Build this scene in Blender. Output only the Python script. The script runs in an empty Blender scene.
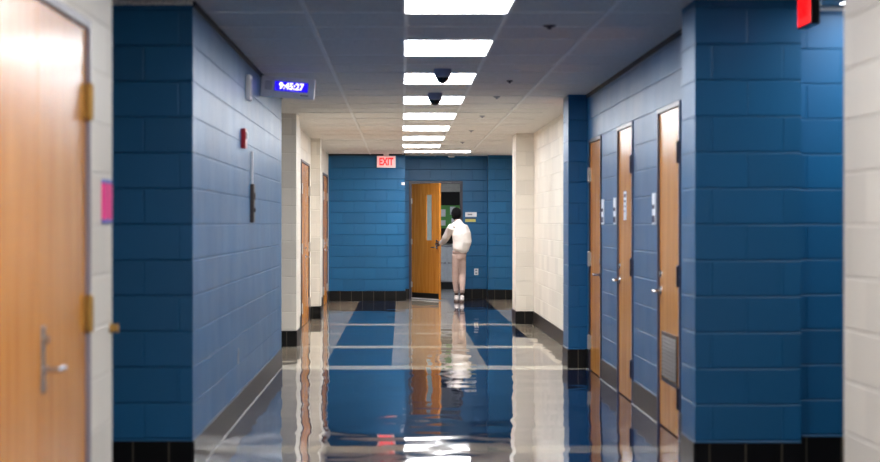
import bpy, bmesh, math, random
from mathutils import Vector, Matrix
random.seed(4)
PI = math.pi
F = 1750.0                       # focal length in pixels of an 880 px wide frame
VX, VY = 401.4, 223.1            # where the corridor lines meet
CH = 1.455                       # eye height
H = 2.743                        # ceiling height
COL = bpy.context.scene.collection
SC = bpy.context.scene

# ------------------------------------------------------------------ helpers
def s2l(c):
    r = []
    for v in c[:3]:
        v = v / 255.0
        r.append(v / 12.92 if v <= 0.04045 else ((v + 0.055) / 1.055) ** 2.4)
    return (r[0], r[1], r[2], 1.0)

def setp(o, label=None, cat=None, group=None, kind=None):
    if label: o['label'] = label
    if cat: o['category'] = cat
    if group: o['group'] = group
    if kind: o['kind'] = kind
    return o

def empty(name, loc=(0, 0, 0), rz=0.0):
    o = bpy.data.objects.new(name, None)
    COL.objects.link(o)
    o.location = loc
    o.rotation_euler = (0, 0, rz)
    o.empty_display_size = 0.1
    return o

def link(name, bm, mats, parent=None, smooth=False, loc=None):
    me = bpy.data.meshes.new(name)
    bmesh.ops.recalc_face_normals(bm, faces=bm.faces)
    bm.to_mesh(me)
    bm.free()
    if not isinstance(mats, (list, tuple)):
        mats = [mats]
    for m in mats:
        me.materials.append(m)
    if smooth:
        for p in me.polygons:
            p.use_smooth = True
    o = bpy.data.objects.new(name, me)
    COL.objects.link(o)
    if parent is not None:
        o.parent = parent
    if loc is not None:
        o.location = loc
    return o

def box(bm, x0, x1, y0, y1, z0, z1, mi=0, bev=0.0):
    vs = [bm.verts.new((x, y, z)) for x in (x0, x1) for y in (y0, y1) for z in (z0, z1)]
    idx = [(0, 1, 3, 2), (4, 6, 7, 5), (0, 4, 5, 1), (2, 3, 7, 6), (0, 2, 6, 4), (1, 5, 7, 3)]
    fs = [bm.faces.new([vs[i] for i in q]) for q in idx]
    for f in fs:
        f.material_index = mi
    if bev > 0:
        es = list({e for f in fs for e in f.edges})
        r = bmesh.ops.bevel(bm, geom=es, offset=bev, segments=2, affect='EDGES', profile=0.5)
        for f in r['faces']:
            f.material_index = mi
    return fs

def cyl(bm, p0, p1, r0, r1=None, seg=20, mi=0, cap=True):
    if r1 is None: r1 = r0
    p0, p1 = Vector(p0), Vector(p1)
    d = (p1 - p0).normalized()
    a = d.orthogonal().normalized()
    b = d.cross(a)
    A, B = [], []
    for i in range(seg):
        t = 2 * PI * i / seg
        v = a * math.cos(t) + b * math.sin(t)
        A.append(bm.verts.new(p0 + v * r0))
        B.append(bm.verts.new(p1 + v * r1))
    for i in range(seg):
        j = (i + 1) % seg
        bm.faces.new((A[i], A[j], B[j], B[i])).material_index = mi
    if cap:
        bm.faces.new(A).material_index = mi
        bm.faces.new(B[::-1]).material_index = mi

def lathe(bm, prof, cx, cy, seg=28, mi=0):
    rings = []
    for r, z in prof:
        if r < 1e-5:
            rings.append([bm.verts.new((cx, cy, z))])
        else:
            rings.append([bm.verts.new((cx + r * math.cos(2 * PI * i / seg), cy + r * math.sin(2 * PI * i / seg), z)) for i in range(seg)])
    for a, b in zip(rings[:-1], rings[1:]):
        for i in range(seg):
            j = (i + 1) % seg
            if len(a) == 1 and len(b) == 1: continue
            if len(a) == 1: f = bm.faces.new((a[0], b[i], b[j]))
            elif len(b) == 1: f = bm.faces.new((a[i], b[0], a[j]))
            else: f = bm.faces.new((a[i], b[i], b[j], a[j]))
            f.material_index = mi

def tube(bm, pts, rad, seg=14, sy=None):
    """closed tapered tube; rad = radius per point; sy = optional second radius"""
    pts = [Vector(p) for p in pts]
    rings = []
    up = None
    for i, p in enumerate(pts):
        if i == 0: d = pts[1] - pts[0]
        elif i == len(pts) - 1: d = pts[-1] - pts[-2]
        else: d = (pts[i + 1] - pts[i]).normalized() + (pts[i] - pts[i - 1]).normalized()
        d.normalize()
        ref = Vector((1, 0, 0)) if abs(d.x) < 0.85 else Vector((0, 1, 0))
        a = (ref - d * ref.dot(d)).normalized()
        b = d.cross(a)
        r = rad[i]
        r2 = sy[i] if sy else r
        rings.append([bm.verts.new(p + a * (r * math.cos(2 * PI * k / seg)) + b * (r2 * math.sin(2 * PI * k / seg))) for k in range(seg)])
    for A, B in zip(rings[:-1], rings[1:]):
        for k in range(seg):
            j = (k + 1) % seg
            bm.faces.new((A[k], A[j], B[j], B[k]))
    for R, p, q, r in ((rings[0], pts[0], pts[1], rad[0]), (rings[-1], pts[-1], pts[-2], rad[-1])):
        t = bm.verts.new(p + (p - q).normalized() * r * 0.6)
        for k in range(seg):
            j = (k + 1) % seg
            bm.faces.new((R[k], R[j], t))

def ball(bm, c, rx, ry, rz, seg=16):
    m = Matrix.Translation(c) @ Matrix.Diagonal((rx, ry, rz, 1))
    bmesh.ops.create_uvsphere(bm, u_segments=seg, v_segments=seg // 2 + 2, radius=1.0, matrix=m)

def fuse(name, bm, mat, voxel, parent=None, smooth_it=4):
    """melt overlapping closed shapes into one continuous surface"""
    bmesh.ops.recalc_face_normals(bm, faces=bm.faces)
    me = bpy.data.meshes.new(name)
    bm.to_mesh(me); bm.free()
    o = bpy.data.objects.new(name, me)
    COL.objects.link(o)
    m = o.modifiers.new('r', 'REMESH'); m.mode = 'VOXEL'; m.voxel_size = voxel
    if smooth_it:
        s = o.modifiers.new('s', 'SMOOTH'); s.factor = 0.5; s.iterations = smooth_it
    bpy.context.view_layer.update()
    dg = bpy.context.evaluated_depsgraph_get()
    new = bpy.data.meshes.new_from_object(o.evaluated_get(dg))
    o.modifiers.clear()
    o.data = new
    new.name = name
    new.materials.clear(); new.materials.append(mat)
    for p in new.polygons: p.use_smooth = True
    if parent is not None: o.parent = parent
    return o

def text_mesh(name, body, size, mat, parent, loc, rot=(PI / 2, 0, 0), ext=0.001, sx=1.0, bold=0.0):
    cu = bpy.data.curves.new(name, 'FONT')
    cu.body = body; cu.size = size; cu.extrude = ext; cu.offset = bold
    cu.align_x = 'CENTER'; cu.align_y = 'CENTER'
    t = bpy.data.objects.new(name, cu)
    COL.objects.link(t)
    bpy.context.view_layer.update()
    dg = bpy.context.evaluated_depsgraph_get()
    me = bpy.data.meshes.new_from_object(t.evaluated_get(dg))
    bpy.data.objects.remove(t)
    me.materials.clear(); me.materials.append(mat)
    o = bpy.data.objects.new(name, me)
    COL.objects.link(o)
    o.parent = parent; o.location = loc; o.rotation_euler = rot; o.scale = (sx, 1, 1)
    return o

# ------------------------------------------------------------------ materials
def mat_new(name):
    m = bpy.data.materials.new(name); m.use_nodes = True
    nt = m.node_tree
    return m, nt, nt.nodes['Principled BSDF']

def plain(name, rgb, rough=0.5, metal=0.0, emit=None, estr=0.0, var=0.06, vscale=12.0, spec=0.5):
    m, nt, b = mat_new(name)
    n = nt.nodes.new('ShaderNodeTexNoise'); n.inputs['Scale'].default_value = vscale
    tc = nt.nodes.new('ShaderNodeTexCoord')
    nt.links.new(tc.outputs['Object'], n.inputs['Vector'])
    r = nt.nodes.new('ShaderNodeValToRGB')
    c = s2l(rgb)
    r.color_ramp.elements[0].position = 0.3; r.color_ramp.elements[1].position = 0.7
    r.color_ramp.elements[0].color = (c[0] * (1 - var), c[1] * (1 - var), c[2] * (1 - var), 1)
    r.color_ramp.elements[1].color = (min(1, c[0] * (1 + var)), min(1, c[1] * (1 + var)), min(1, c[2] * (1 + var)), 1)
    nt.links.new(n.outputs['Fac'], r.inputs['Fac'])
    nt.links.new(r.outputs['Color'], b.inputs['Base Color'])
    b.inputs['Roughness'].default_value = rough
    b.inputs['Metallic'].default_value = metal
    b.inputs['Specular IOR Level'].default_value = spec
    if emit:
        b.inputs['Emission Color'].default_value = s2l(emit)
        b.inputs['Emission Strength'].default_value = estr
    return m

def wall_uv(nt, axis):
    tc = nt.nodes.new('ShaderNodeTexCoord')
    sp = nt.nodes.new('ShaderNodeSeparateXYZ'); cb = nt.nodes.new('ShaderNodeCombineXYZ')
    nt.links.new(tc.outputs['Object'], sp.inputs[0])
    nt.links.new(sp.outputs['Y' if axis == 'x' else 'X'], cb.inputs['X'])
    nt.links.new(sp.outputs['Z'], cb.inputs['Y'])
    return tc, cb.outputs[0]

def block(name, rgb, axis, rough=0.33, joint=1.0, jdark=0.0):
    """painted concrete block laid in running bond"""
    m, nt, b = mat_new(name)
    tc, uv = wall_uv(nt, axis)
    mp = nt.nodes.new('ShaderNodeMapping'); mp.inputs['Location'].default_value = (0.06, -0.203, 0)
    nt.links.new(uv, mp.inputs['Vector'])
    br = nt.nodes.new('ShaderNodeTexBrick')
    br.offset = 0.5; br.inputs['Scale'].default_value = 1.0
    br.inputs['Brick Width'].default_value = 0.41; br.inputs['Row Height'].default_value = 0.2075
    br.inputs['Mortar Size'].default_value = 0.006; br.inputs['Mortar Smooth'].default_value = 0.6
    nt.links.new(mp.outputs[0], br.inputs['Vector'])
    c = s2l(rgb)
    v = 0.07
    br.inputs['Color1'].default_value = (c[0] * (1 - v), c[1] * (1 - v), c[2] * (1 - v), 1)
    br.inputs['Color2'].default_value = (c[0] * (1 + v), c[1] * (1 + v), c[2] * (1 + v), 1)
    k = 1.0 - jdark
    br.inputs['Mortar'].default_value = (c[0] * k, c[1] * k, c[2] * k, 1)
    nt.links.new(br.outputs['Color'], b.inputs['Base Color'])
    inv = nt.nodes.new('ShaderNodeMath'); inv.operation = 'SUBTRACT'; inv.inputs[0].default_value = 1.0
    bh = nt.nodes.new('ShaderNodeTexBrick'); bh.offset = 0.0
    bh.inputs['Scale'].default_value = 1.0; bh.inputs['Brick Width'].default_value = 90.0; bh.inputs['Row Height'].default_value = 0.2075
    bh.inputs['Mortar Size'].default_value = 0.007; bh.inputs['Mortar Smooth'].default_value = 0.6
    mo = nt.nodes.new('ShaderNodeMapping'); mo.inputs['Location'].default_value = (45.0, -0.203, 0)
    nt.links.new(uv, mo.inputs['Vector']); nt.links.new(mo.outputs[0], bh.inputs['Vector'])
    mh = nt.nodes.new('ShaderNodeMath'); mh.operation = 'MULTIPLY'; mh.inputs[1].default_value = 0.75
    ma = nt.nodes.new('ShaderNodeMath'); ma.operation = 'MULTIPLY_ADD'; ma.inputs[1].default_value = 0.25
    nt.links.new(bh.outputs['Fac'], mh.inputs[0]); nt.links.new(br.outputs['Fac'], ma.inputs[0]); nt.links.new(mh.outputs[0], ma.inputs[2])
    nt.links.new(ma.outputs[0], inv.inputs[1])
    bp = nt.nodes.new('ShaderNodeBump'); bp.inputs['Distance'].default_value = 0.013 * joint; bp.inputs['Strength'].default_value = 1.0
    nt.links.new(inv.outputs[0], bp.inputs['Height'])
    # pitted, brushed paint
    n = nt.nodes.new('ShaderNodeTexNoise'); n.inputs['Scale'].default_value = 60; n.inputs['Detail'].default_value = 3
    nt.links.new(tc.outputs['Object'], n.inputs['Vector'])
    b2 = nt.nodes.new('ShaderNodeBump'); b2.inputs['Distance'].default_value = 0.0012; b2.inputs['Strength'].default_value = 0.5
    nt.links.new(n.outputs['Fac'], b2.inputs['Height'])
    nt.links.new(bp.outputs[0], b2.inputs['Normal'])
    nt.links.new(b2.outputs[0], b.inputs['Normal'])
    n2 = nt.nodes.new('ShaderNodeTexNoise'); n2.inputs['Scale'].default_value = 2.2; n2.inputs['Detail'].default_value = 4
    nt.links.new(tc.outputs['Object'], n2.inputs['Vector'])
    mr = nt.nodes.new('ShaderNodeMapRange'); mr.inputs['To Min'].default_value = rough - 0.06; mr.inputs['To Max'].default_value = rough + 0.08
    nt.links.new(n2.outputs['Fac'], mr.inputs['Value'])
    nt.links.new(mr.outputs[0], b.inputs['Roughness'])
    b.inputs['Specular IOR Level'].default_value = 0.45
    return m

def base_tile(name, axis):
    m, nt, b = mat_new(name)
    tc, uv = wall_uv(nt, axis)
    mp = nt.nodes.new('ShaderNodeMapping'); mp.inputs['Location'].default_value = (0.1, 0.3, 0)
    nt.links.new(uv, mp.inputs['Vector'])
    br = nt.nodes.new('ShaderNodeTexBrick'); br.offset = 0.0
    br.inputs['Scale'].default_value = 1.0; br.inputs['Brick Width'].default_value = 0.208; br.inputs['Row Height'].default_value = 1.0
    br.inputs['Mortar Size'].default_value = 0.004; br.inputs['Mortar Smooth'].default_value = 0.1
    br.inputs['Color1'].default_value = (0.0035, 0.0035, 0.004, 1); br.inputs['Color2'].default_value = (0.006, 0.0055, 0.006, 1)
    br.inputs['Mortar'].default_value = (0.10, 0.085, 0.06, 1)
    nt.links.new(mp.outputs[0], br.inputs['Vector'])
    nt.links.new(br.outputs['Color'], b.inputs['Base Color'])
    b.inputs['Roughness'].default_value = 0.3
    b.inputs['Specular IOR Level'].default_value = 0.2
    return m

def floor_tile(name, rgb, var=0.12):
    m, nt, b = mat_new(name)
    tc = nt.nodes.new('ShaderNodeTexCoord')
    br = nt.nodes.new('ShaderNodeTexBrick'); br.offset = 0.0
    br.inputs['Scale'].default_value = 1.0; br.inputs['Brick Width'].default_value = 0.305; br.inputs['Row Height'].default_value = 0.305
    br.inputs['Mortar Size'].default_value = 0.0012
    c = s2l(rgb)
    br.inputs['Color1'].default_value = (c[0] * (1 - var), c[1] * (1 - var), c[2] * (1 - var), 1)
    br.inputs['Color2'].default_value = (c[0] * (1 + var), c[1] * (1 + var), c[2] * (1 + var), 1)
    br.inputs['Mortar'].default_value = (c[0] * .6, c[1] * .6, c[2] * .6, 1)
    nt.links.new(tc.outputs['Object'], br.inputs['Vector'])
    # marbled chips
    n = nt.nodes.new('ShaderNodeTexNoise'); n.inputs['Scale'].default_value = 35; n.inputs['Detail'].default_value = 5
    nt.links.new(tc.outputs['Object'], n.inputs['Vector'])
    mx = nt.nodes.new('ShaderNodeMixRGB'); mx.blend_type = 'MULTIPLY'; mx.inputs['Fac'].default_value = 0.35
    nt.links.new(br.outputs['Color'], mx.inputs['Color1']); nt.links.new(n.outputs['Fac'], mx.inputs['Color2'])
    nt.links.new(mx.outputs[0], b.inputs['Base Color'])
    # gentle waviness of the waxed tiles
    mp = nt.nodes.new('ShaderNodeMapping'); mp.inputs['Scale'].default_value = (1.6, 1.3, 1)
    nt.links.new(tc.outputs['Object'], mp.inputs['Vector'])
    w = nt.nodes.new('ShaderNodeTexNoise'); w.inputs['Scale'].default_value = 1.0; w.inputs['Detail'].default_value = 1.6
    nt.links.new(mp.outputs[0], w.inputs['Vector'])
    bp = nt.nodes.new('ShaderNodeBump'); bp.inputs['Distance'].default_value = WAVE; bp.inputs['Strength'].default_value = 1.0
    nt.links.new(w.outputs['Fac'], bp.inputs['Height'])
    nt.links.new(bp.outputs[0], b.inputs['Normal'])
    b.inputs['Roughness'].default_value = 0.035
    b.inputs['Coat Weight'].default_value = 0.0
    b.inputs['Coat Roughness'].default_value = 0.025
    b.inputs['Coat IOR'].default_value = 1.45
    b.inputs['Specular IOR Level'].default_value = 0.65
    nt.links.new(bp.outputs[0], b.inputs['Coat Normal'])
    return m
WAVE = 0.0085

def wood(name, dark, light, rough=0.28):
    m, nt, b = mat_new(name)
    tc = nt.nodes.new('ShaderNodeTexCoord')
    mp = nt.nodes.new('ShaderNodeMapping'); mp.inputs['Scale'].default_value = (9, 9, 0.7)
    nt.links.new(tc.outputs['Object'], mp.inputs['Vector'])
    n = nt.nodes.new('ShaderNodeTexNoise'); n.inputs['Scale'].default_value = 1.6; n.inputs['Detail'].default_value = 7; n.inputs['Distortion'].default_value = 0.7
    nt.links.new(mp.outputs[0], n.inputs['Vector'])
    r = nt.nodes.new('ShaderNodeValToRGB')
    r.color_ramp.elements[0].position = 0.3; r.color_ramp.elements[1].position = 0.72
    r.color_ramp.elements[0].color = s2l(dark); r.color_ramp.elements[1].color = s2l(light)
    nt.links.new(n.outputs['Fac'], r.inputs['Fac']); nt.links.new(r.outputs['Color'], b.inputs['Base Color'])
    b.inputs['Roughness'].default_value = rough
    return m

def ceil_mat():
    m, nt, b = mat_new('acoustic_tile')
    tc = nt.nodes.new('ShaderNodeTexCoord')
    n = nt.nodes.new('ShaderNodeTexNoise'); n.inputs['Scale'].default_value = 90; n.inputs['Detail'].default_value = 4
    nt.links.new(tc.outputs['Object'], n.inputs['Vector'])
    r = nt.nodes.new('ShaderNodeValToRGB')
    r.color_ramp.elements[0].position = 0.38; r.color_ramp.elements[1].position = 0.5
    r.color_ramp.elements[0].color = s2l((188, 184, 178)); r.color_ramp.elements[1].color = s2l((236, 231, 224))
    nt.links.new(n.outputs['Fac'], r.inputs['Fac']); nt.links.new(r.outputs['Color'], b.inputs['Base Color'])
    bp = nt.nodes.new('ShaderNodeBump'); bp.inputs['Distance'].default_value = 0.002
    nt.links.new(n.outputs['Fac'], bp.inputs['Height']); nt.links.new(bp.outputs[0], b.inputs['Normal'])
    b.inputs['Roughness'].default_value = 0.8
    return m

BLUE = (2, 92, 140)
WHITE = (234, 227, 215)
bluex, bluey = block('blue_block_along', BLUE, 'x', 0.36), block('blue_block_across', BLUE, 'y', 0.40)
whitex, whitey = block('white_block_along', WHITE, 'x', 0.46, 0.3), block('white_block_across', WHITE, 'y', 0.46, 0.3)
tilex, tiley = base_tile('black_base_tile_along', 'x'), base_tile('black_base_tile_across', 'y')
M = {
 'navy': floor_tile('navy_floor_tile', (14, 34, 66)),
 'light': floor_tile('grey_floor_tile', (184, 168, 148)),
 'cream': floor_tile('cream_floor_tile', (226, 216, 192), 0.05),
 'dull': floor_tile('dull_floor_tile', (128, 120, 108)),
 'ceil': ceil_mat(),
 'grid': plain('ceiling_grid_metal', (236, 234, 230), 0.45),
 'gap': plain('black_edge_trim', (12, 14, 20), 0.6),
 'caulk_glint': plain('caulk_highlight', (150, 150, 150), 0.25),
 'wood': wood('honey_oak_veneer', (190, 116, 34), (220, 148, 64), 0.24),
 'frame': plain('dark_door_frame_paint', (48, 44, 58), 0.35),
 'bframe': plain('slate_door_frame_paint', (70, 76, 104), 0.3),
 'chrome': plain('brushed_steel', (190, 190, 192), 0.25, 1.0),
 'hinge': plain('dark_hinge_steel', (52, 50, 58), 0.35, 0.6),
 'phinge': plain('pale_hinge_steel', (190, 182, 176), 0.35, 0.5),
 'bhinge': plain('brass_hinge', (176, 138, 74), 0.35, 0.6),
 'louver': plain('louver_metal', (74, 68, 70), 0.4, 0.2),
 'black': plain('black_plastic', (10, 10, 12), 0.3),
 'dome': plain('smoked_dome', (8, 7, 10), 0.06),
 'domebase': plain('dark_camera_housing', (120, 128, 158), 0.45),
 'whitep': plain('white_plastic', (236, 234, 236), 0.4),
 'greyp': plain('grey_plastic', (150, 152, 160), 0.45),
 'red': plain('red_plastic', (172, 14, 30), 0.3),
 'bronze': plain('dark_bronze', (62, 50, 46), 0.4),
 'pink': plain('pink_paper', (255, 50, 150), 0.6),
 'bluep': plain('blue_paper', (92, 110, 200), 0.6),
 'paper': plain('white_paper', (232, 234, 240), 0.6),
 'ink': plain('dark_ink', (40, 30, 70), 0.6),
 'yellow': plain('yellow_plaque', (205, 200, 110), 0.5),
 'lens': plain('lit_diffuser', (255, 255, 255), 0.5, emit=(248, 251, 255), estr=7.5),
 'plens': plain('dim_diffuser', (255, 255, 255), 0.5, emit=(248, 251, 255), estr=3.0),
 'nframe': plain('grey_door_frame_paint', (132, 126, 138), 0.35),
 'rlens': plain('lit_room_diffuser', (255, 255, 255), 0.5, emit=(248, 251, 255), estr=6.0),
 'exitface': plain('exit_sign_face', (225, 190, 190), 0.4, emit=(255, 175, 175), estr=.15),
 'exitred': plain('exit_sign_letters', (255, 20, 20), 0.4, emit=(255, 12, 18), estr=.6),
 'exitface2': plain('red_exit_panel', (255, 60, 50), 0.4, emit=(255, 24, 24), estr=.5),
 'exitlet2': plain('dim_exit_letters', (200, 10, 20), 0.4, emit=(235, 0, 12), estr=0.2),
 'display': plain('blue_display', (18, 10, 120), 0.2, emit=(40, 20, 235), estr=0.3),
 'digits': plain('display_digits', (230, 225, 255), 0.4, emit=(200, 190, 255), estr=0.9),
 'green': plain('green_paper', (92, 160, 84), 0.7),
 'board': plain('black_board_cloth', (12, 12, 14), 0.8),
 'cab': plain('pale_grey_laminate', (192, 196, 204), 0.4),
 'rfloor': plain('pale_room_floor', (150, 154, 160), 0.15),
 'rwall': plain('room_wall_paint', (200, 198, 194), 0.6),
 'glass': plain('frosted_lite', (176, 196, 196), 0.15),
 'dark': plain('rubber_sweep', (14, 12, 14), 0.5),
 'skin': plain('dark_skin', (62, 38, 30), 0.5),
 'eye': plain('eye_white', (210, 205, 200), 0.3),
 'hair': plain('black_hair', (5, 4, 5), 0.9, spec=0.15),
 'jacket': plain('cream_jacket_cloth', (222, 214, 208), 0.8),
 'rib': plain('striped_rib_knit', (150, 128, 120), 0.85),
 'pants': plain('beige_jogger_cloth', (192, 166, 156), 0.85),
 'shoe': plain('white_shoe', (228, 218, 214), 0.5),
 'sole': plain('shoe_sole', (120, 100, 92), 0.6),
}

# ------------------------------------------------------------------ room shell
cnt = {}
def finish_wall(name, bm, ax, ay):
    bmesh.ops.recalc_face_normals(bm, faces=bm.faces)
    bm.normal_update()
    for f in bm.faces:
        f.material_index = 0 if abs(f.normal.x) > 0.5 else 1
    return setp(link(name, bm, [ax, ay]), kind='structure')

def wall(name, x0, x1, y0, y1, kind='blue', z1=H, openings=(), face=None):
    """solid wall mass; openings along Y on the face x=face, each (ya, yb, h)"""
    bm = bmesh.new()
    if not openings:
        box(bm, x0, x1, y0, y1, 0, z1)
    else:
        inner = face + (0.15 if abs(face - x0) < 1e-6 else -0.15)
        lo, hi = (inner, x1) if abs(face - x0) < 1e-6 else (x0, inner)
        y = y0
        for ya, yb, h in sorted(openings):
            box(bm, x0, x1, y, ya, 0, z1)
            box(bm, x0, x1, ya, yb, h, z1)
            box(bm, lo, hi, ya, yb, 0, h)
            y = yb
        box(bm, x0, x1, y, y1, 0, z1)
    a, b = (bluex, bluey) if kind == 'blue' else (whitex, whitey)
    return finish_wall(name, bm, a, b)

LX, RX = -4.0, 4.6
# doors: (y near, y far, frame top)
dL0 = (4.98, 6.90, 2.25)         # near left pair
dLA = (23.94, 26.05, 2.33)
dLB = (30.2, 32.1, 2.33)
dR1 = (16.29, 17.31, 2.275)
dR2 = (14.06, 15.06, 2.275)
dR3 = (11.67, 12.69, 2.275)
wall('wall_left', LX, -1.235, -2, 7.47, 'white', openings=[dL0], face=-1.235)
wall('wall_left', LX, -1.21, 10.15, 17.66)
bm = bmesh.new()
box(bm, LX, -1.235, 20.56, 21.30, 0, H)
finish_wall('wall_left', bm, whitex, whitey)
wall('wall_left', LX, -1.376, 21.30, 26.60, 'white', openings=[dLA], face=-1.376)
wall('wall_left', LX, -1.235, 26.60, 27.05, 'white')
wall('wall_left', LX, -1.36, 27.05, 32.60, 'white', openings=[dLB], face=-1.36)
wall('wall_left', LX - .2, LX, -2, 32.60, 'blue')
wall('wall_right', 1.78, RX, -2, 7.04, 'white')
bm = bmesh.new()
box(bm, 1.69, 2.30, 10.07, 10.36, 0, H); box(bm, 1.69, 1.864, 10.36, 10.55, 0, H)
finish_wall('wall_right', bm, bluex, bluey)
bm = bmesh.new()
def mass(bm, x0, x1, y0, y1, ops, h1=H):
    y = y0
    for ya, yb, h in sorted(ops):
        box(bm, x0, x1, y, ya, 0, h1); box(bm, x0, x1, ya, yb, h, h1); box(bm, x0 + .15, x1, ya, yb, 0, h); y = yb
    box(bm, x0, x1, y, y1, 0, h1)
box(bm, 2.30, RX, 10.36, 10.55, 0, H)
mass(bm, 1.864, RX, 10.55, 17.55, [dR1, dR2, dR3])
finish_wall('wall_right', bm, bluex, bluey)
wall('wall_right', 1.674, RX, 17.55, 18.10)
wall('wall_right', 1.90, RX, 18.10, 25.13, 'white')
wall('wall_right', 1.646, RX, 25.13, 25.95, 'white')
wall('wall_right', 2.30, RX, 25.95, 33.25, 'white')
wall('wall_right', RX, RX + .2, -2, 33.25, 'blue')
wall('wall_back', LX, RX, -2.2, -2, 'white')
# far end: shallow jogs and the door opening
wall('wall_front', LX, 0.067, 32.60, 33.80)
bm = bmesh.new()
DX0, DX1, DH = 0.146, 1.177, 2.263
box(bm, 0.067, DX0, 33.60, 33.80, 0, H)
box(bm, DX0, DX1, 33.60, 33.80, DH, H)
box(bm, DX1, 1.65, 33.60, 33.80, 0, H)
finish_wall('wall_front', bm, bluex, bluey)
wall('wall_front', 1.65, RX, 33.25, 33.80)
# room behind the far door
bm = bmesh.new()
box(bm, -1.5, RX, 38.9, 39.1, 0, H); box(bm, -1.7, -1.5, 33.8, 39.1, 0, H); box(bm, RX, RX + .2, 33.8, 39.1, 0, H)
finish_wall('wall_room', bm, M['rwall'], M['rwall'])

# floor, cut into bands of different tile
ys = [-2]
stripes = [(11.25, 0.36), (17.62, 0.46), (20.55, 0.40), (23.07, 0.36), (25.10, 0.44)]
bm = bmesh.new()
def frect(x0, x1, y0, y1, mi):
    v = [bm.verts.new(p) for p in ((x0, y0, 0), (x1, y0, 0), (x1, y1, 0), (x0, y1, 0))]
    bm.faces.new(v).material_index = mi
def rows(y0, y1, banded):
    if banded:
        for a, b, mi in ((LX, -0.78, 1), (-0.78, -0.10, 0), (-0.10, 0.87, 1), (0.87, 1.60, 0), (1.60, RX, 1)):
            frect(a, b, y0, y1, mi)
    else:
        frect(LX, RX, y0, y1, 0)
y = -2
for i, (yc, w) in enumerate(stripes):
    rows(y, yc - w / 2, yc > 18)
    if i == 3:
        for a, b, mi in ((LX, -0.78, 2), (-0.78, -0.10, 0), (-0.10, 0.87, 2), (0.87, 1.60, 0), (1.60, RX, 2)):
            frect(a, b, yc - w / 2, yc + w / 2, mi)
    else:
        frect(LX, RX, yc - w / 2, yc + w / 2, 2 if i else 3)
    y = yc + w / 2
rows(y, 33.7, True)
r = bmesh.ops.extrude_face_region(bm, geom=list(bm.faces))
bmesh.ops.translate(bm, vec=(0, 0, -0.12), verts=[v for v in r['geom'] if isinstance(v, bmesh.types.BMVert)])
bmesh.ops.remove_doubles(bm, verts=bm.verts, dist=1e-5)
setp(link('floor', bm, [M['navy'], M['light'], M['cream'], M['dull']]), kind='structure')
bm = bmesh.new(); box(bm, -1.7, RX, 33.7, 39.1, -.12, 0)
setp(link('floor', bm, M['rfloor']), kind='structure')

bm = bmesh.new(); box(bm, LX - .2, RX + .2, -2.2, 39.1, H, H + .15)
setp(link('ceiling', bm, M['ceil']), kind='structure')

# suspended grid: long and cross tees
SP = 2.705
FAR = [10.66 + SP * k for k in range(-4, 8)]       # far ends of the light panels
LL = 1.13
bm = bmesh.new()
for x in (-1.19, -0.58, 0.03, 0.645, 1.258, 1.86, 2.47, 3.08, -1.80, -2.41):
    hi = 33.55 if -1.2 < x < 1.6 else 33.2
    if x in (-0.58, 0.03, 0.645, 1.258):
        hi2 = 32.58 if x < 0.06 else hi
        box(bm, x - .014, x + .014, -2, hi2, H - .009, H)
    else:
        for a, b in (((-2, 7), (7.5, 10.1), (17.7, 20.5)) if x < -1.5 else ((7.05, 10.05),)):
            if x == 1.86 or (x < -1.5 and a == -2) or x == -1.19: continue
            box(bm, x - .012, x + .012, a, b, H - .006, H)
for yf in FAR:
    for yy in (yf + .02, yf - LL - .02, yf + .02 + (SP - LL) / 2):
        if yy > 32.5 or yy < -1.9: continue
        for a, b in ((-1.20, -0.592), (-0.568, 0.018), (0.042, 0.633), (0.657, 1.246), (1.27, 1.64)):
            box(bm, a, b, yy - .012, yy + .012, H - .005, H)
setp(link('trim_1', bm, M['grid']), kind='structure')

# black shadow trim where the blue walls meet the ceiling, pale angle elsewhere
def strip(name, segs, z0, z1, t, mat):
    bm = bmesh.new()
    for (xa, ya, xb, yb) in segs:
        if abs(xa - xb) < 1e-6:
            s = 1 if yb > ya else -1            # room on the right hand of travel
            lo, hi = min(ya, yb), max(ya, yb)
            x0, x1 = (xa, xa + t) if s > 0 else (xa - t, xa)
            box(bm, x0, x1, lo, hi, z0, z1)
        else:
            s = 1 if xb > xa else -1
            lo, hi = min(xa, xb), max(xa, xb)
            y0, y1 = (ya - t, ya) if s > 0 else (ya, ya + t)
            box(bm, lo, hi, y0, y1, z0, z1)
    return finish_wall(name, bm, *(mat if isinstance(mat, tuple) else (mat, mat)))

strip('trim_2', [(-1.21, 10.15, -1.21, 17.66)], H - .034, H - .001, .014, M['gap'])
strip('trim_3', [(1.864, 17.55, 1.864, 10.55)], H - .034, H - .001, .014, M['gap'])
strip('trim_4', [(LX, 10.15, -1.21, 10.15)], H - .024, H - .001, .012, M['ceil'])
strip('trim_5', [(2.30, 10.36, RX, 10.36)], H - .03, H - .001, .012, M['grid'])
strip('trim_6', [(LX, 32.60, .067, 32.60)], H - .03, H - .001, .012, M['gap'])

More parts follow.
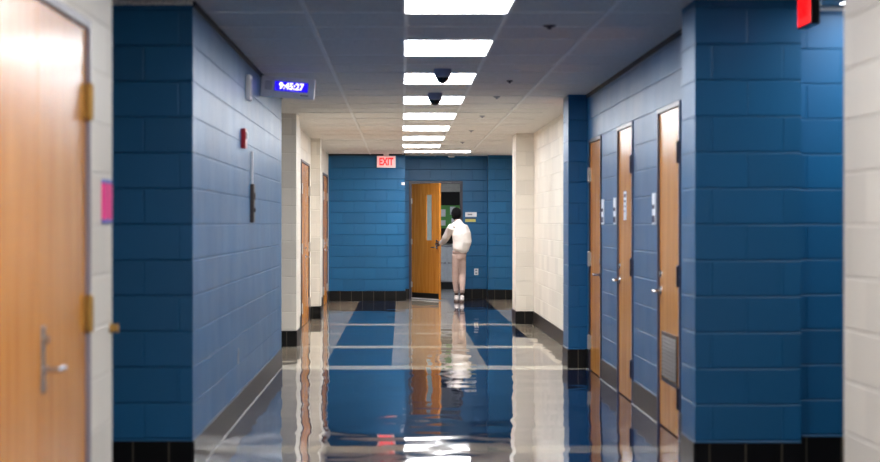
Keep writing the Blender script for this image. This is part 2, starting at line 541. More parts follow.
def cut(segs, gaps):
    out = []
    for (xa, ya, xb, yb) in segs:
        if abs(xa - xb) > 1e-6: out.append((xa, ya, xb, yb)); continue
        lo, hi = min(ya, yb), max(ya, yb)
        parts = []
        y = lo
        for a, b, _ in sorted(gaps):
            if a > lo and b < hi: parts.append((y, a)); y = b
        parts.append((y, hi))
        for a, b in parts:
            out.append((xa, a, xb, b) if yb > ya else (xa, b, xb, a))
    return out
def poly(p): return [(*a, *b) for a, b in zip(p[:-1], p[1:])]
BH = 0.19
TL = (tilex, tiley)
strip('baseboard_left', cut(poly([(-1.235, -2), (-1.235, 7.47), (LX, 7.47)]), [dL0]), .001, BH, .008, TL)
strip('baseboard_left', poly([(LX, 10.15), (-1.21, 10.15), (-1.21, 17.66), (LX, 17.66)]), .001, BH, .008, TL)
strip('baseboard_left', cut(poly([(LX, 20.56), (-1.235, 20.56), (-1.235, 21.3), (-1.376, 21.3), (-1.376, 26.6), (-1.235, 26.6), (-1.235, 27.05), (-1.36, 27.05), (-1.36, 32.6)]), [dLA, dLB]), .001, BH, .008, TL)
strip('baseboard_right', poly([(RX, 7.04), (1.78, 7.04), (1.78, -2)]), .001, BH, .008, TL)
strip('baseboard_right', cut(poly([(1.864, 17.55), (1.864, 10.55), (1.69, 10.55), (1.69, 10.07), (2.30, 10.07), (2.30, 10.36), (RX, 10.36)]) , [dR1, dR2, dR3]), .001, BH, .008, TL)
strip('baseboard_right', poly([(2.3, 33.25), (2.3, 25.95), (1.646, 25.95), (1.646, 25.13), (1.90, 25.13), (1.90, 18.10), (1.674, 18.10), (1.674, 17.55), (1.864, 17.55)]), .001, BH, .008, TL)
strip('baseboard_front', poly([(-1.36, 32.6), (.067, 32.6), (.067, 33.6), (DX0, 33.6)]) + poly([(DX1, 33.6), (1.65, 33.6), (1.65, 33.25), (2.3, 33.25)]), .001, BH, .008, TL)
# joint line between base tile and floor, its bright highlight painted in pale
strip('trim_7', [(-1.202, 10.15, -1.202, 17.6)], .0005, .005, .009, M['caulk_glint'])
strip('trim_8', cut([(1.856, 17.5, 1.856, 10.6)], [dR1, dR2, dR3]), .0005, .008, .012, M['caulk_glint'])

# ------------------------------------------------------------------ doors
YL = .004
def lever(parent, x, z, side, y=YL, plate=False, mat='chrome', nm='handle'):
    """lever pull on face y, arm pointing along side (+1/-1 in x)"""
    bm = bmesh.new()
    if plate:
        box(bm, x - .024, x + .024, y - .008, y, z - .08, z + .15, bev=.003)
        cyl(bm, (x, y - .008, z + .105), (x, y - .022, z + .105), .017)
    else:
        cyl(bm, (x, y, z), (x, y - .010, z), .032, .029, 24)
        cyl(bm, (x, y, z + .12), (x, y - .012, z + .12), .024, .022, 20)
    cyl(bm, (x, y - .008, z), (x, y - .062, z), .011)
    tube(bm, [(x, y - .058, z), (x + side * .05, y - .062, z + .001), (x + side * .115, y - .058, z - .002)], [.011, .0105, .009], 12)
    return link(nm, bm, M[mat], parent, smooth=False)

def hinge(parent, x, z, mat, y=YL):
    bm = bmesh.new()
    cyl(bm, (x, y - .016, z - .065), (x, y - .016, z + .065), .015, seg=14)
    cyl(bm, (x, y - .016, z - .075), (x, y - .016, z - .065), .008, .015, seg=14)
    cyl(bm, (x, y - .016, z + .065), (x, y - .016, z + .075), .015, .008, seg=14)
    box(bm, x - .045, x + .045, y - .006, y - .0005, z - .065, z + .065)
    return link('hinge', bm, M[mat], parent)

def door(num, loc, rz, W, Ht, label, leaves, fmat='frame', hmat='hinge', FW=.03, depth=.14, plate=False, kick=False, lever_z=.97):
    """leaves: list of (x0, x1, hinge side, has lever) in local x; door faces local -y"""
    root = empty('door_%d' % num, loc, rz)
    setp(root, label, 'door', kind='structure')
    bm = bmesh.new()
    box(bm, 0, FW, -.012, depth, 0, Ht); box(bm, W - FW, W, -.012, depth, 0, Ht); box(bm, FW, W - FW, -.012, depth, Ht - FW, Ht)
    # stops
    box(bm, FW, FW + .015, .052, .12, 0, Ht - FW); box(bm, W - FW - .015, W - FW, .052, .12, 0, Ht - FW)
    link('door_frame', bm, M[fmat], root)
    for (a, b, hs, lv) in leaves:
        bm = bmesh.new()
        box(bm, a + .003, b - .003, YL, YL + .045, .008, Ht - FW - .004, bev=.002)
        leaf = link('door_leaf', bm, M['wood'], root)
        hx = a + .001 if hs < 0 else b - .001
        for z in (.28, 1.10, 1.93):
            hinge(leaf, hx, z, hmat)
        if lv:
            lx = b - .07 if hs < 0 else a + .07
            lever(leaf, lx, lever_z, hs, plate=plate)
    return root

def leaf_of(root, i=0):
    return [c for c in root.children if c.name.startswith('door_leaf')][i]

# left near pair of doors
w = dL0[1] - dL0[0]
d = door(1, (-1.235, dL0[0], 0), PI / 2, w, dL0[2], 'honey oak door with a tall lever plate in the near left white wall',
         [(w - .03 - .91, w - .03, 1, True), (.03, w - .03 - .91, -1, False)], fmat='nframe', hmat='bhinge', plate=True, lever_z=.95)
w = dLA[1] - dLA[0]
door(2, (-1.376, dLA[0], 0), PI / 2, w, dLA[2], 'oak double door between the two white pilasters on the left', [(.03, 1.32, -1, True), (1.32, w - .03, 1, False)], hmat='phinge')
w = dLB[1] - dLB[0]
door(3, (-1.36, dLB[0], 0), PI / 2, w, dLB[2], 'oak double door at the far left beside the blue end wall', [(.03, 1.1, -1, True), (1.1, w - .03, 1, False)], hmat='phinge')
# right doors (local x runs towards the camera)
w = dR1[1] - dR1[0]
r1 = door(4, (1.864, dR1[1], 0), -PI / 2, w, dR1[2], 'oak door in the right blue wall half hidden by the far blue pilaster', [(.03, w - .03, -1, True)], hmat='phinge')
w = dR2[1] - dR2[0]
r2 = door(5, (1.864, dR2[1], 0), -PI / 2, w, dR2[2], 'middle oak door in the right blue wall with a paper notice on it', [(.03, w - .03, 1, True)], fmat='bframe')
w = dR3[1] - dR3[0]
r3 = door(6, (1.864, dR3[1], 0), -PI / 2, w, dR3[2], 'oak door with a louvred vent low down in the right blue wall', [(.03, w - .03, 1, True)], fmat='bframe')
lf = leaf_of(r3)
bm = bmesh.new()
a, b = .17, .85
for (x0, x1, z0, z1) in ((a, b, .335, .36), (a, b, .66, .685), (a, a + .025, .36, .66), (b - .025, b, .36, .66)):
    box(bm, x0, x1, -.004, YL, z0, z1)
vent = link('vent', bm, M['hinge'], lf)
bm = bmesh.new()
for k in range(11):
    z = .372 + k * .0268
    vs = [bm.verts.new(p) for p in ((a + .025, .0035, z + .02), (b - .025, .0035, z + .02), (b - .025, -.009, z), (a + .025, -.009, z),
                                   (a + .025, .0035, z + .023), (b - .025, .0035, z + .023), (b - .025, -.009, z + .003), (a + .025, -.009, z + .003))]
    for q in ((0, 1, 2, 3), (7, 6, 5, 4), (3, 2, 6, 7), (0, 4, 5, 1), (0, 3, 7, 4), (1, 5, 6, 2)):
        bm.faces.new([vs[i] for i in q])
link('slats', bm, M['louver'], lf)
# notice on the middle door
nt_ = empty('notice', (1.864 + .003, 14.60, 1.60), -PI / 2)
setp(nt_, 'white paper notice with dark print taped to the middle right door', 'notice')
bm = bmesh.new(); box(bm, -.08, .08, -.002, 0, -.12, .12); link('sheet', bm, M['paper'], nt_)
bm = bmesh.new()
for (x0, x1, z0, z1) in ((-.06, .06, .07, .10), (-.06, .05, .03, .045), (-.06, .06, -.01, .0), (-.06, .02, -.05, -.04)):
    box(bm, x0, x1, -.003, -.002, z0, z1)
link('print', bm, M['ink'], nt_)

# far door, standing open towards the camera
R = empty('door_7', (DX0, 33.60, 0), 0)
setp(R, 'oak door with a narrow window standing open in the blue end wall', 'door', kind='structure')
w = DX1 - DX0
bm = bmesh.new()
box(bm, 0, .05, -.012, .2, 0, DH); box(bm, w - .05, w, -.012, .2, 0, DH); box(bm, .05, w - .05, -.012, .2, DH - .05, DH)
link('door_frame', bm, M['frame'], R)
LW = w - .10
ang = -math.radians(57)
hg = Matrix.Translation((.052, -.012, 0)) @ Matrix.Rotation(ang, 4, 'Z')
def hl(bm):                        # local leaf space -> frame space
    bmesh.ops.transform(bm, matrix=hg, verts=bm.verts)
    return bm
x0, x1 = .50, .69; z0, z1 = 1.13, 1.99; T = DH - .058
bm = bmesh.new()
box(bm, 0, LW, 0, .045, .012, z0); box(bm, 0, LW, 0, .045, z1, T); box(bm, 0, x0, 0, .045, z0, z1); box(bm, x1, LW, 0, .045, z0, z1)
lf = link('door_leaf', hl(bm), M['wood'], R)
bm = bmesh.new(); box(bm, x0, x1, .018, .026, z0, z1); link('window_pane', hl(bm), M['glass'], lf)
bm = bmesh.new()
for q in ((x0 - .02, x0, z0 - .02, z1 + .02), (x1, x1 + .02, z0 - .02, z1 + .02), (x0, x1, z0 - .02, z0), (x0, x1, z1, z1 + .02)):
    box(bm, q[0], q[1], -.006, .0, q[2], q[3])
link('window_bead', hl(bm), M['wood'], lf)
bm = bmesh.new(); box(bm, .01, LW - .01, -.003, 0, .02, .13); link('kick_plate', hl(bm), M['dark'], lf)
bm = bmesh.new(); box(bm, .005, LW - .005, -.007, -.0031, .012, .03); link('door_sweep', hl(bm), M['whitep'], lf)  # pale strip painted in for the light showing through the gap below
bm = bmesh.new()
cyl(bm, (LW - .07, 0, 1.0), (LW - .07, -.01, 1.0), .03); cyl(bm, (LW - .07, -.008, 1.0), (LW - .07, -.06, 1.0), .01)
tube(bm, [(LW - .07, -.056, 1.0), (LW - .13, -.06, 1.0), (LW - .185, -.056, .998)], [.011, .011, .009], 12)
cyl(bm, (LW - .07, 0, 1.12), (LW - .07, -.012, 1.12), .022)
link('handle', hl(bm), M['chrome'], lf)
for z in (.28, 1.10, 1.88):
    bm = bmesh.new(); cyl(bm, (0, -.006, z - .055), (0, -.006, z + .055), .009); box(bm, 0, .03, -.003, 0, z - .05, z + .05)
    link('hinge', hl(bm), M['phinge'], lf)

# ------------------------------------------------------------------ ceiling lights
def dup(o, loc, rz=None):
    r = o.copy(); COL.objects.link(r); r.location = loc
    if rz is not None: r.rotation_euler = (0, 0, rz)
    for ch in list(o.children):
        c = ch.copy(); COL.objects.link(c); c.parent = r
        for g in ch.children:
            d = g.copy(); COL.objects.link(d); d.parent = c
    return r
def light_panel(loc, L=LL, W=.645, mat='lens'):
    t = empty('ceiling_light', loc)
    bm = bmesh.new()
    for q in ((-W / 2, W / 2, -L / 2, -L / 2 + .02), (-W / 2, W / 2, L / 2 - .02, L / 2), (-W / 2, -W / 2 + .015, -L / 2 + .02, L / 2 - .02), (W / 2 - .015, W / 2, -L / 2 + .02, L / 2 - .02)):
        box(bm, q[0], q[1], q[2], q[3], -.012, -.0002)
    link('light_frame', bm, M['whitep'], t)
    bm = bmesh.new(); box(bm, -W / 2 + .015, W / 2 - .015, -L / 2 + .02, L / 2 - .02, -.009, -.001)
    link('diffuser', bm, M[mat], t)
    return t
proto = light_panel((.332, FAR[0] - LL / 2, H))
lights = [proto]
for yf in FAR[1:]:
    if 6 < yf < 9: lights.append(None); continue
    lights.append(dup(proto, (.332, yf - LL / 2, H)))
t = light_panel((.332, 5.98, H), mat='plens')  # extra panel out of view, added to lift the near walls
setp(t, 'dimmer unseen panel above the near left door, added to brighten the near walls', 'ceiling light')
vis = {4: 'topmost', 5: 'second from the top', 6: 'third from top, behind the nearer dome camera', 7: 'fourth from top, behind the farther dome camera', 8: 'fifth from the top', 9: 'sixth from the top', 10: 'seventh from the top', 11: 'eighth from top, just before the wide one'}
for i, o in enumerate(lights):
    if o is None: continue
    if i in vis: setp(o, 'lit white ceiling panel in the corridor row, ' + vis[i], 'ceiling light', 'lit ceiling panels in a row')
    else: setp(o, 'lit white ceiling panel above the viewpoint, before the ones in the photo', 'ceiling light', 'lit ceiling panels out of view')
t = light_panel((.645, 31.3, H), L=1.20, W=.72); t.rotation_euler = (0, 0, PI / 2)
setp(t, 'wide lit ceiling panel lying crosswise nearest the blue end wall', 'ceiling light')
t = light_panel((2.86, 9.63, H), L=1.2, mat='plens')
setp(t, 'lit ceiling panel over the side passage at the top right corner', 'ceiling light')
t = light_panel((1.2, 36.2, H), L=1.2, mat='rlens')
setp(t, 'lit ceiling panel inside the room behind the open door', 'ceiling light')

# ------------------------------------------------------------------ ceiling items
def dome(loc, label):
    t = empty('dome_camera', loc); setp(t, label, 'security camera', 'dome cameras on the corridor ceiling')
    bm = bmesh.new(); lathe(bm, [(0, 0), (.074, 0), (.074, -.042), (.067, -.060), (.060, -.064), (0, -.066)], 0, 0); link('housing', bm, M['domebase'], t, smooth=False)
    bm = bmesh.new(); lathe(bm, [(0, -.064), (.057, -.064)] + [(.057 * math.cos(a), -.068 - .055 * math.sin(a)) for a in [k * PI / 16 for k in range(8)]] + [(0, -.124)], 0, 0); link('dome_cover', bm, M['dome'], t, smooth=True)
    bm = bmesh.new(); lathe(bm, [(.056, -.063), (.064, -.063), (.064, -.070), (.056, -.070)], 0, 0); link('trim_ring', bm, M['greyp'], t, smooth=False)
    return t
dome((.344, 14.63, H), 'black dome security camera on the ceiling, the nearer and higher in the photo')
dome((.333, 17.33, H), 'black dome security camera on the ceiling, the farther and lower in the photo')
def sprinkler(x, y, r, mat, label):
    bm = bmesh.new()
    lathe(bm, [(0, 0), (r, 0), (r, -.004), (r * .7, -.012), (r * .35, -.014), (r * .3, -.026), (0, -.028)], 0, 0, 20)
    o = link('sprinkler_cap', bm, M[mat], None, True, (x, y, H)); setp(o, label, 'sprinkler')
sprinkler(.964, 11.4, .045, 'hinge', 'dark round ceiling cap right of the lights, nearest and largest')
sprinkler(.973, 14.7, .04, 'whitep', 'pale round ceiling cap right of the nearer dome camera')
sprinkler(.977, 15.8, .03, 'hinge', 'small dark round ceiling cap just past the pale one')
for y, lb in ((17.8, 'small grey ceiling cap right of the fourth light panel'), (21.0, 'small grey ceiling cap right of the fifth light panel'), (24.3, 'small grey ceiling cap right of the sixth light panel'), (27.8, 'small grey ceiling cap farthest down the corridor')):
    sprinkler(.97, y, .035, 'greyp', lb)
bm = bmesh.new(); lathe(bm, [(0, 0), (.07, 0), (.07, -.02), (.05, -.04), (0, -.042)], 0, 0)
setp(link('smoke_detector', bm, M['whitep'], None, True, (.95, 33.25, H)), 'white round smoke detector on the ceiling above the open door', 'smoke detector')

# exit signs
def exit_sign(loc, rz, W, Hh, label, face, let, roof=0.0):
    t = empty('exit_sign', loc, rz); setp(t, label, 'exit sign')
    bm = bmesh.new(); box(bm, -W / 2, W / 2, 0, .05, -Hh / 2, Hh / 2, bev=.004)
    if roof: box(bm, -.05, .05, .012, .038, Hh / 2, Hh / 2 + roof)
    link('sign_case', bm, M['black' if face == 'exitface2' else 'whitep'], t)
    bm = bmesh.new(); box(bm, -W / 2 + .012, W / 2 - .012, -.003, 0, -Hh / 2 + .012, Hh / 2 - .012); link('sign_panel', bm, M[face], t)
    text_mesh('sign_letters', 'EXIT', Hh * .86, M[let], t, (0, -.005, -.004), sx=W / (Hh * 2.35) , bold=.006)
    return t
exit_sign((-.283, 32.53, 2.595), 0, .35, .22, 'white and red lit EXIT sign at the top of the far blue wall', 'exitface', 'exitred', roof=.037)
exit_sign((2.15, 9.34, 2.623), -PI / 2, .30, .24, 'red EXIT sign seen edge on, hanging in the near right passage', 'exitface2', 'exitlet2')
e = exit_sign((1.892 - .045, 18.55, 2.60), -PI / 2, .30, .20, 'EXIT sign behind the blue pilaster that reddens the ceiling tile', 'exitface', 'exitred')

# hanging clock display
ck = empty('wall_clock', (-1.205, 15.0, 2.638), 0)
setp(ck, 'white digital clock with a lit blue time display projecting from the left blue wall', 'clock')
ck.rotation_euler = (0, math.radians(4.6), 0)
bm = bmesh.new(); box(bm, 0, .465, 0, .07, -.092, .085, bev=.008); link('clock_case', bm, M['whitep'], ck)
bm = bmesh.new(); box(bm, .118, .405, -.003, 0, -.036, .048, bev=0); link('display', bm, M['display'], ck)
bm = bmesh.new()
for k in range(6): box(bm, .035, .095, -.002, 0, -.03 + k * .013, -.024 + k * .013)
link('speaker_grille', bm, M['greyp'], ck)
text_mesh('digits', '9:45:27', .078, M['digits'], ck, (.2615, -.005, .006), sx=.92, bold=.002)
bm = bmesh.new()
for k in range(5): box(bm, .345 + k * .014, .355 + k * .014, -.002, 0, -.066, -.058)
link('maker_mark', bm, M['ink'], ck)

# wall box, fire strobe, holder, sockets and bumper on the left blue wall
def wbox(name, label, cat, x, y0, y1, z0, z1, t, mat, sgn=1, bev=.004, parent=None):
    bm = bmesh.new()
    xa, xb = (0, t) if sgn > 0 else (-t, 0)
    box(bm, xa, xb, 0, y1 - y0, 0, z1 - z0, bev=bev)
    o = link(name, bm, M[mat], parent, loc=(x, y0, z0) if parent is None else None)
    if label: setp(o, label, cat)
    return o
o = wbox('wall_speaker', 'narrow white box high on the left blue wall beside the clock', 'speaker', -1.21, 13.60, 13.78, 2.415, 2.61, .035, 'whitep')
bm = bmesh.new(); box(bm, .035, .037, .03, .15, .03, .165); link('grille', bm, M['greyp'], o)
o = wbox('fire_alarm_strobe', 'red fire alarm strobe on the left blue wall', 'fire alarm', -1.211, 13.2, 13.33, 2.02, 2.17, .035, 'red')
bm = bmesh.new(); box(bm, .035, .047, .03, .08, .075, .125, bev=.004); link('strobe_lens', bm, M['whitep'], o)
wbox('wall_conduit', 'thin pale vertical raceway on the left blue wall above the bronze box', 'conduit', -1.21, 14.06, 14.095, 1.77, 2.03, .018, 'whitep')
o = wbox('call_station', 'tall dark bronze box on the left blue wall below the pale raceway', 'call box', -1.211, 14.0, 14.13, 1.46, 1.768, .03, 'bronze')
bm = bmesh.new(); cyl(bm, (.03, .065, .21), (.038, .065, .21), .03); link('speaker_disc', bm, M['louver'], o)
bm = bmesh.new(); cyl(bm, (.03, .065, .10), (.04, .065, .10), .018); link('button', bm, M['hinge'], o)
def plate(name, label, cat, loc, rz, w, h, mat='whitep', slots=True):
    t = empty(name, loc, rz); setp(t, label, cat)
    bm = bmesh.new(); box(bm, -w / 2, w / 2, -.006, 0, -h / 2, h / 2, bev=.002); link('cover_plate', bm, M[mat], t)
    for s in (-1, 1):
        bm = bmesh.new()
        box(bm, -w * .25, w * .25, -.008, -.006, s * h * .22 - h * .12, s * h * .22 + h * .12, bev=.001)
        link('socket', bm, M['greyp'], t)
    return t
plate('wall_outlet', 'steel outlet plate low on the left blue wall', 'outlet', (-1.21, 12.95, .47), PI / 2, .07, .115, 'greyp')
plate('wall_outlet', 'white outlet plate on the end wall right of the open door', 'outlet', (1.437, 33.6, .52), 0, .08, .125)
# notices and knob on near left wall
nt_ = empty('notice', (-1.236, 7.31, 1.545), PI / 2)
setp(nt_, 'pink notice with blue edges on the near left white wall', 'notice')
bm = bmesh.new(); box(bm, -.10, .10, -.012, 0, -.075, .075); link('sheet', bm, M['pink'], nt_)
bm = bmesh.new(); box(bm, -.10, .10, -.012, 0, .0755, .09); link('border', bm, M['bluep'], nt_); bm = bmesh.new(); box(bm, -.10, .10, -.012, 0, -.09, -.0755); link('border', bm, M['bluep'], nt_)
bm = bmesh.new()
cyl(bm, (-1.235, 7.42, 1.01), (-1.222, 7.42, 1.01), .022); cyl(bm, (-1.222, 7.42, 1.01), (-1.200, 7.42, 1.01), .014, .020)
setp(link('wall_bumper', bm, M['bhinge'], None), 'small brass knob at the corner of the near left white wall', 'bumper')

# room plates by the right hand doors
def room_sign(y, label, w=.16):
    t = empty('room_sign', (1.864, y, 1.56), -PI / 2); setp(t, label, 'sign', 'room signs beside the right hand doors')
    bm = bmesh.new(); box(bm, -w / 2, w / 2, -.012, 0, -.115, .115, bev=.002); link('sign_plate', bm, M['paper'], t)
    bm = bmesh.new(); box(bm, -w / 2 + .01, w / 2 - .01, -.014, -.012, -.10, -.05); box(bm, -w / 2 + .02, w / 2 - .02, -.014, -.012, .0, .03)
    link('print', bm, M['ink'], t)
room_sign(12.86, 'white room sign left of the oak door with the louvred vent')
room_sign(15.22, 'white room sign left of the middle right hand oak door')
room_sign(16.14, 'white room sign right of the oak door nearest the far blue pilaster')

# signs beside the far door
t = empty('door_sign', (1.335, 33.6, 1.62)); setp(t, 'white sign with small dark text right of the open door', 'sign')
bm = bmesh.new(); box(bm, -.11, .11, -.008, 0, -.045, .045); link('sign_plate', bm, M['paper'], t)
bm = bmesh.new()
for k in range(4): box(bm, -.06 + k * .022, -.045 + k * .022, -.010, -.008, -.012, .012)
link('print', bm, M['ink'], t)
t = empty('door_sign', (1.325, 33.6, 1.505)); setp(t, 'yellow strip sign under the white sign by the open door', 'sign')
bm = bmesh.new(); box(bm, -.10, .10, -.008, 0, -.028, .028); link('sign_plate', bm, M['yellow'], t)
bm = bmesh.new(); box(bm, -.10, .10, -.012, 0, .030, .045); link('sign_rail', bm, M['ink'], t)
bm = bmesh.new(); box(bm, 0.067, .085, 33.15, 33.22, 2.17, 2.23, bev=.004); box(bm, .03, .067, 32.585, 32.598, 2.165, 2.20)
bm.free()
bm = bmesh.new(); box(bm, -.02, .045, -.022, 0, -.025, .025, bev=.004)
setp(link('motion_sensor', bm, M['whitep'], None, loc=(.02, 32.602, 2.19)), 'tiny white sensor on the blue corner left of the open door', 'sensor')

# ------------------------------------------------------------------ what shows in the room beyond
t = empty('bulletin_board', (1.3, 38.89, 1.70)); setp(t, 'black bulletin board with green paper seen through the open door', 'bulletin board')
bm = bmesh.new(); box(bm, -.9, .9, -.02, 0, -.70, .45, bev=.004); link('board_panel', bm, M['board'], t)
bm = bmesh.new(); box(bm, -.62, .5, -.028, -.021, -.36, .15); link('green_backing', bm, M['green'], t)
bm = bmesh.new()
for (x, z, w, h) in ((-.40, -.02, .16, .16), (-.16, .03, .12, .18), (-.38, -.24, .12, .12), (-.12, -.22, .14, .16), (.15, -.1, .2, .25)):
    bm = bmesh.new(); box(bm, x - w / 2, x + w / 2, -.034, -.029, z - h / 2, z + h / 2)
    link('pinned_paper', bm, M['paper'], t)
t = empty('base_cabinet', (1.0, 38.45, 0)); setp(t, 'pale grey cabinet with dark handles inside the room beyond the door', 'cabinet')
bm = bmesh.new(); box(bm, -.62, .62, 0, .44, .16, .93, bev=.004); link('body', bm, M['cab'], t)
bm = bmesh.new(); box(bm, -.60, .60, .03, .44, .0, .159); link('toe_kick', bm, M['black'], t)
bm = bmesh.new(); box(bm, -.64, .64, -.02, .44, .931, .965, bev=.004); link('top', bm, M['greyp'], t)
for (x, z0, z1) in ((-.31, .18, .66), (.31, .18, .66), (-.31, .68, .92), (.31, .68, .92)):
    nm = 'door' if z1 < .7 else 'drawer'
    bm = bmesh.new(); box(bm, x - .295, x + .295, -.018, -.001, z0, z1, bev=.003); d_ = link(nm, bm, M['cab'], t)
    bm = bmesh.new()
    hz = z1 - .08
    hx = x + (-.22 if x > 0 else .22) if nm == 'door' else x
    tube(bm, [(hx - .06, -.018, hz), (hx - .055, -.045, hz), (hx + .055, -.045, hz), (hx + .06, -.018, hz)], [.009] * 4, 8)
    link('handle', bm, M['hinge'], d_)

# ------------------------------------------------------------------ person
def P(x, y, z): return Vector((x, y, z))
PY = 32.20
B = bmesh.new()
hipL, hipR = P(1.005, PY - .03, .92), P(1.115, PY + .03, .92)
kneeL, kneeR = P(.995, PY + .07, .50), P(1.125, PY + .09, .50)
ankL, ankR = P(1.02, PY + .12, .09), P(1.112, PY - .05, .09)
shL, shR = P(.92, PY - .08, 1.39), P(1.16, PY + .08, 1.40)
elL = P(.835, PY + .14, 1.19); wrL = P(.735, PY + .44, 1.065)
elR = P(1.235, PY + .13, 1.13); wrR = P(1.11, PY + .27, 1.02)
neck0, neck1 = P(1.045, PY, 1.44), P(1.02, PY + .025, 1.55)
hc = P(1.008, PY + .045, 1.615)
# trunk
tube(B, [P(1.065, PY, .86), P(1.065, PY, .95), P(1.06, PY, 1.10), P(1.055, PY, 1.25), P(1.05, PY, 1.36), P(1.045, PY, 1.43)],
     [.085, .10, .11, .12, .11, .07], 20, [.07, .085, .085, .10, .09, .06])
tube(B, [shL + P(.03, 0, -.01), P(1.05, PY, 1.41), shR + P(-.03, 0, -.01)], [.05, .055, .05], 14)
tube(B, [neck0, neck1], [.055, .05], 14)
for hp, kn, an in ((hipL, kneeL, ankL), (hipR, kneeR, ankR)):
    tube(B, [hp, hp.lerp(kn, .5), kn, kn.lerp(an, .35), an], [.056, .052, .042, .040, .030], 14)
    tube(B, [an + P(0, -.04, -.04), an + P(0, .03, -.055), an + P(0, .15, -.07)], [.032, .034, .024], 12)
for s, e, w_ in ((shL, elL, wrL), (shR, elR, wrR)):
    tube(B, [s, s.lerp(e, .5), e, e.lerp(w_, .3), w_], [.05, .045, .037, .036, .025], 14)
# head with chin, nose, ears, brow
ball(B, hc, .072, .092, .105, 20)
ball(B, hc + P(-.005, .03, -.06), .050, .062, .058, 16)
fd = P(-.35, .93, 0).normalized()            # gaze: into the room, a little left
rt = P(.93, .35, 0)
tube(B, [hc + fd * .085 + P(0, 0, .02), hc + fd * .108 + P(0, 0, -.025)], [.009, .015], 10)
tube(B, [hc + fd * .088 - rt * .022 + P(0, 0, -.062), hc + fd * .094 + P(0, 0, -.062), hc + fd * .088 + rt * .022 + P(0, 0, -.062)], [.006, .009, .006], 8)
tube(B, [hc + fd * .08 - rt * .035 + P(0, 0, .028), hc + fd * .085 + rt * .035 + P(0, 0, .028)], [.009, .009], 8)
for s in (-1, 1):
    ball(B, hc + rt * (s * .076) + P(0, .0, -.01), .012, .022, .032, 12)
# hands: palm, four unequal curled fingers and a thumb from the palm side
def hand(B, wr, fwd, across, grip):
    """fwd: along palm, across: from index side to little finger side, grip: direction fingers curl"""
    fwd, across, grip = fwd.normalized(), across.normalized(), grip.normalized()
    pc = wr + fwd * .05
    tube(B, [wr, wr + fwd * .035, wr + fwd * .085], [.025, .038, .036], 12, [.022, .017, .014])
    for k, (o, L) in enumerate(((-.030, .072), (-.010, .080), (.010, .074), (.029, .058))):
        b = wr + fwd * .082 + across * o
        p1 = b + fwd * (L * .38) + grip * (L * .12)
        p2 = p1 + fwd * (L * .16) + grip * (L * .32)
        p3 = p2 - fwd * (L * .06) + grip * (L * .28)
        tube(B, [b - fwd * .02, b, p1, p2, p3], [.010, .010, .0092, .0085, .0075], 10)
    t0 = wr + fwd * .028 - across * .022
    t1 = t0 - across * .026 + fwd * .022 + grip * .01
    t2 = t1 - across * .006 + fwd * .026 + grip * .016
    t3 = t2 + across * .004 + fwd * .016 + grip * .016
    tube(B, [t0, t1, t2, t3], [.014, .012, .0105, .009], 10)
hand(B, wrL, P(-.42, .84, -.10), P(0.0, 0.0, -1), P(-.95, -.25, 0))
hand(B, wrR, P(-.5, .75, -.25), P(0, 0, -1), P(-.8, -.3, 0))
person = fuse('person', B, M['skin'], .0062, smooth_it=2)
setp(person, 'person in a cream jacket and beige joggers holding the open door, seen from behind', 'person')
for s in (-1, 1):
    bm = bmesh.new(); ball(bm, hc + fd * .086 + rt * (s * .03) + P(0, 0, .008), .010, .006, .006, 10); link('eye', bm, M['eye'], person, True)
# hair cap, close cropped
bm = bmesh.new()
bmesh.ops.create_uvsphere(bm, u_segments=28, v_segments=20, radius=1.0, matrix=Matrix.Translation(hc + P(.004, -.010, .012)) @ Matrix.Diagonal((.092, .108, .118, 1)))
kill = [v for v in bm.verts if ((v.co - hc).dot(fd) > .035 and v.co.z < hc.z + .055) or v.co.z < hc.z - .095]
bmesh.ops.delete(bm, geom=kill, context='VERTS')
for v in bm.verts:
    d = (v.co - hc).normalized(); v.co += d * random.uniform(-.002, .004)
link('hair', bm, M['hair'], person, True)
# jacket, loose bomber with gathered hem
bm = bmesh.new()
tube(bm, [P(1.065, PY, .93), P(1.08, PY - .01, .98), P(1.115, PY - .015, 1.10), P(1.09, PY - .015, 1.25), P(1.055, PY - .005, 1.37), P(1.045, PY, 1.44), P(1.035, PY + .01, 1.50)],
     [.128, .150, .168, .165, .140, .10, .072], 28, [.12, .14, .15, .15, .13, .095, .07])
tube(bm, [shL + P(.05, 0, .0), P(1.05, PY, 1.415), shR + P(-.05, 0, .0)], [.068, .075, .068], 18)
for s, e, w_ in ((shL, elL, wrL), (shR, elR, wrR)):
    tube(bm, [s, s.lerp(e, .5), e, e.lerp(w_, .45), e.lerp(w_, .85)], [.072, .074, .068, .060, .046], 18)
# cloth folds
for v in bm.verts:
    n = math.sin(v.co.z * 34 + v.co.x * 26) * .009 + math.sin(v.co.x * 48 + v.co.y * 40) * .005
    v.co.x += n; v.co.y += n * .7
jk = fuse('jacket', bm, M['jacket'], .0085, person, 3)
bm = bmesh.new()
tube(bm, [P(1.07, PY, .885), P(1.07, PY, .905), P(1.07, PY, .935), P(1.07, PY, .95)], [.128, .134, .136, .126], 28, [.112, .12, .122, .115])
link('jacket_hem', bm, M['rib'], jk, True)
for e, w_ in ((elL, wrL), (elR, wrR)):
    bm = bmesh.new(); tube(bm, [e.lerp(w_, .84), e.lerp(w_, .98)], [.040, .034], 16); link('cuff', bm, M['rib'], jk, True)
bm = bmesh.new(); tube(bm, [P(1.035, PY + .01, 1.475), P(1.03, PY + .015, 1.515)], [.066, .060], 18); link('collar', bm, M['rib'], jk, True)
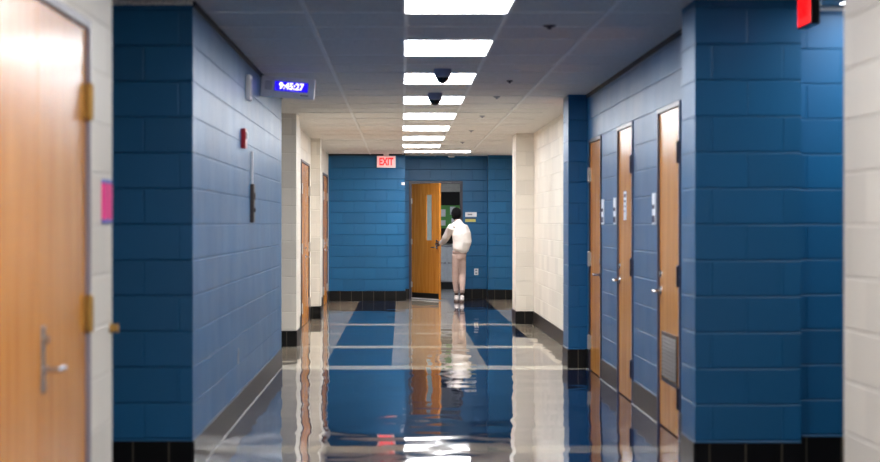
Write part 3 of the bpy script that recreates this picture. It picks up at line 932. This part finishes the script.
# joggers
bm = bmesh.new()
tube(bm, [P(1.066, PY, .80), P(1.066, PY, .86), P(1.066, PY, .93)], [.10, .125, .126], 24, [.10, .112, .11])
for hp, kn, an in ((hipL, kneeL, ankL), (hipR, kneeR, ankR)):
    tube(bm, [hp + P(0, 0, -.04), hp.lerp(kn, .5), kn, kn.lerp(an, .4), kn.lerp(an, .72)], [.070, .069, .062, .056, .044], 18)
for v in bm.verts:
    n = math.sin(v.co.z * 46 + v.co.x * 15) * .004
    v.co.x += n; v.co.y -= n
pt = fuse('joggers', bm, M['pants'], .0085, person, 3)
for hp, kn, an in ((hipL, kneeL, ankL), (hipR, kneeR, ankR)):
    bm = bmesh.new(); tube(bm, [kn.lerp(an, .70), kn.lerp(an, .80)], [.048, .044], 16); link('ankle_cuff', bm, M['rib'], pt, True)
# shoes with soles on the floor
for an in (ankL, ankR):
    bm = bmesh.new()
    tube(bm, [P(an.x, an.y - .055, .05), P(an.x, an.y - .01, .062), P(an.x, an.y + .08, .052), P(an.x, an.y + .15, .042), P(an.x, an.y + .19, .036)],
         [.036, .043, .045, .045, .032], 16, [.034, .040, .032, .026, .020])
    tube(bm, [P(an.x, an.y - .008, .07), P(an.x, an.y - .004, .115)], [.042, .042], 16)
    sh = fuse('shoe', bm, M['shoe'], .007, person, 2)
    bm = bmesh.new()
    out = [(-.036, -.07), (-.044, 0), (-.040, .06), (-.050, .14), (-.036, .205), (0, .225), (.036, .205), (.050, .14), (.040, .06), (.044, 0), (.036, -.07), (0, -.092)]
    lo = [bm.verts.new((an.x + x, an.y + y_, 0.001)) for x, y_ in out]; hi = [bm.verts.new((an.x + x * .97, an.y + y_ * .98, .026)) for x, y_ in out]
    bm.faces.new(lo[::-1]); bm.faces.new(hi)
    for i in range(len(out)):
        j = (i + 1) % len(out); bm.faces.new((lo[i], lo[j], hi[j], hi[i]))
    link('sole', bm, M['sole'], sh)

# ------------------------------------------------------------------ world, camera
wd = bpy.data.worlds.new('world'); SC.world = wd; wd.use_nodes = True
bg = wd.node_tree.nodes['Background']; bg.inputs[0].default_value = (.6, .65, .7, 1); bg.inputs[1].default_value = 0.05
cam = bpy.data.cameras.new('camera'); co = bpy.data.objects.new('camera', cam); COL.objects.link(co)
co.location = (0, 0, CH); co.rotation_euler = (PI / 2, 0, 0)
cam.sensor_fit = 'HORIZONTAL'; cam.sensor_width = 36; cam.lens = F / 880 * 36
cam.shift_x = (440 - VX) / 880; cam.shift_y = -(231 - VY) / 880
cam.clip_start = .05; cam.clip_end = 200
cam.dof.use_dof = True; cam.dof.focus_distance = 32.2; cam.dof.aperture_fstop = 2.7
SC.camera = co
vs = SC.view_settings
vs.view_transform = 'Standard'; vs.look = 'None'; vs.gamma = 1.0; vs.use_curve_mapping = False
vs.exposure = 1.9
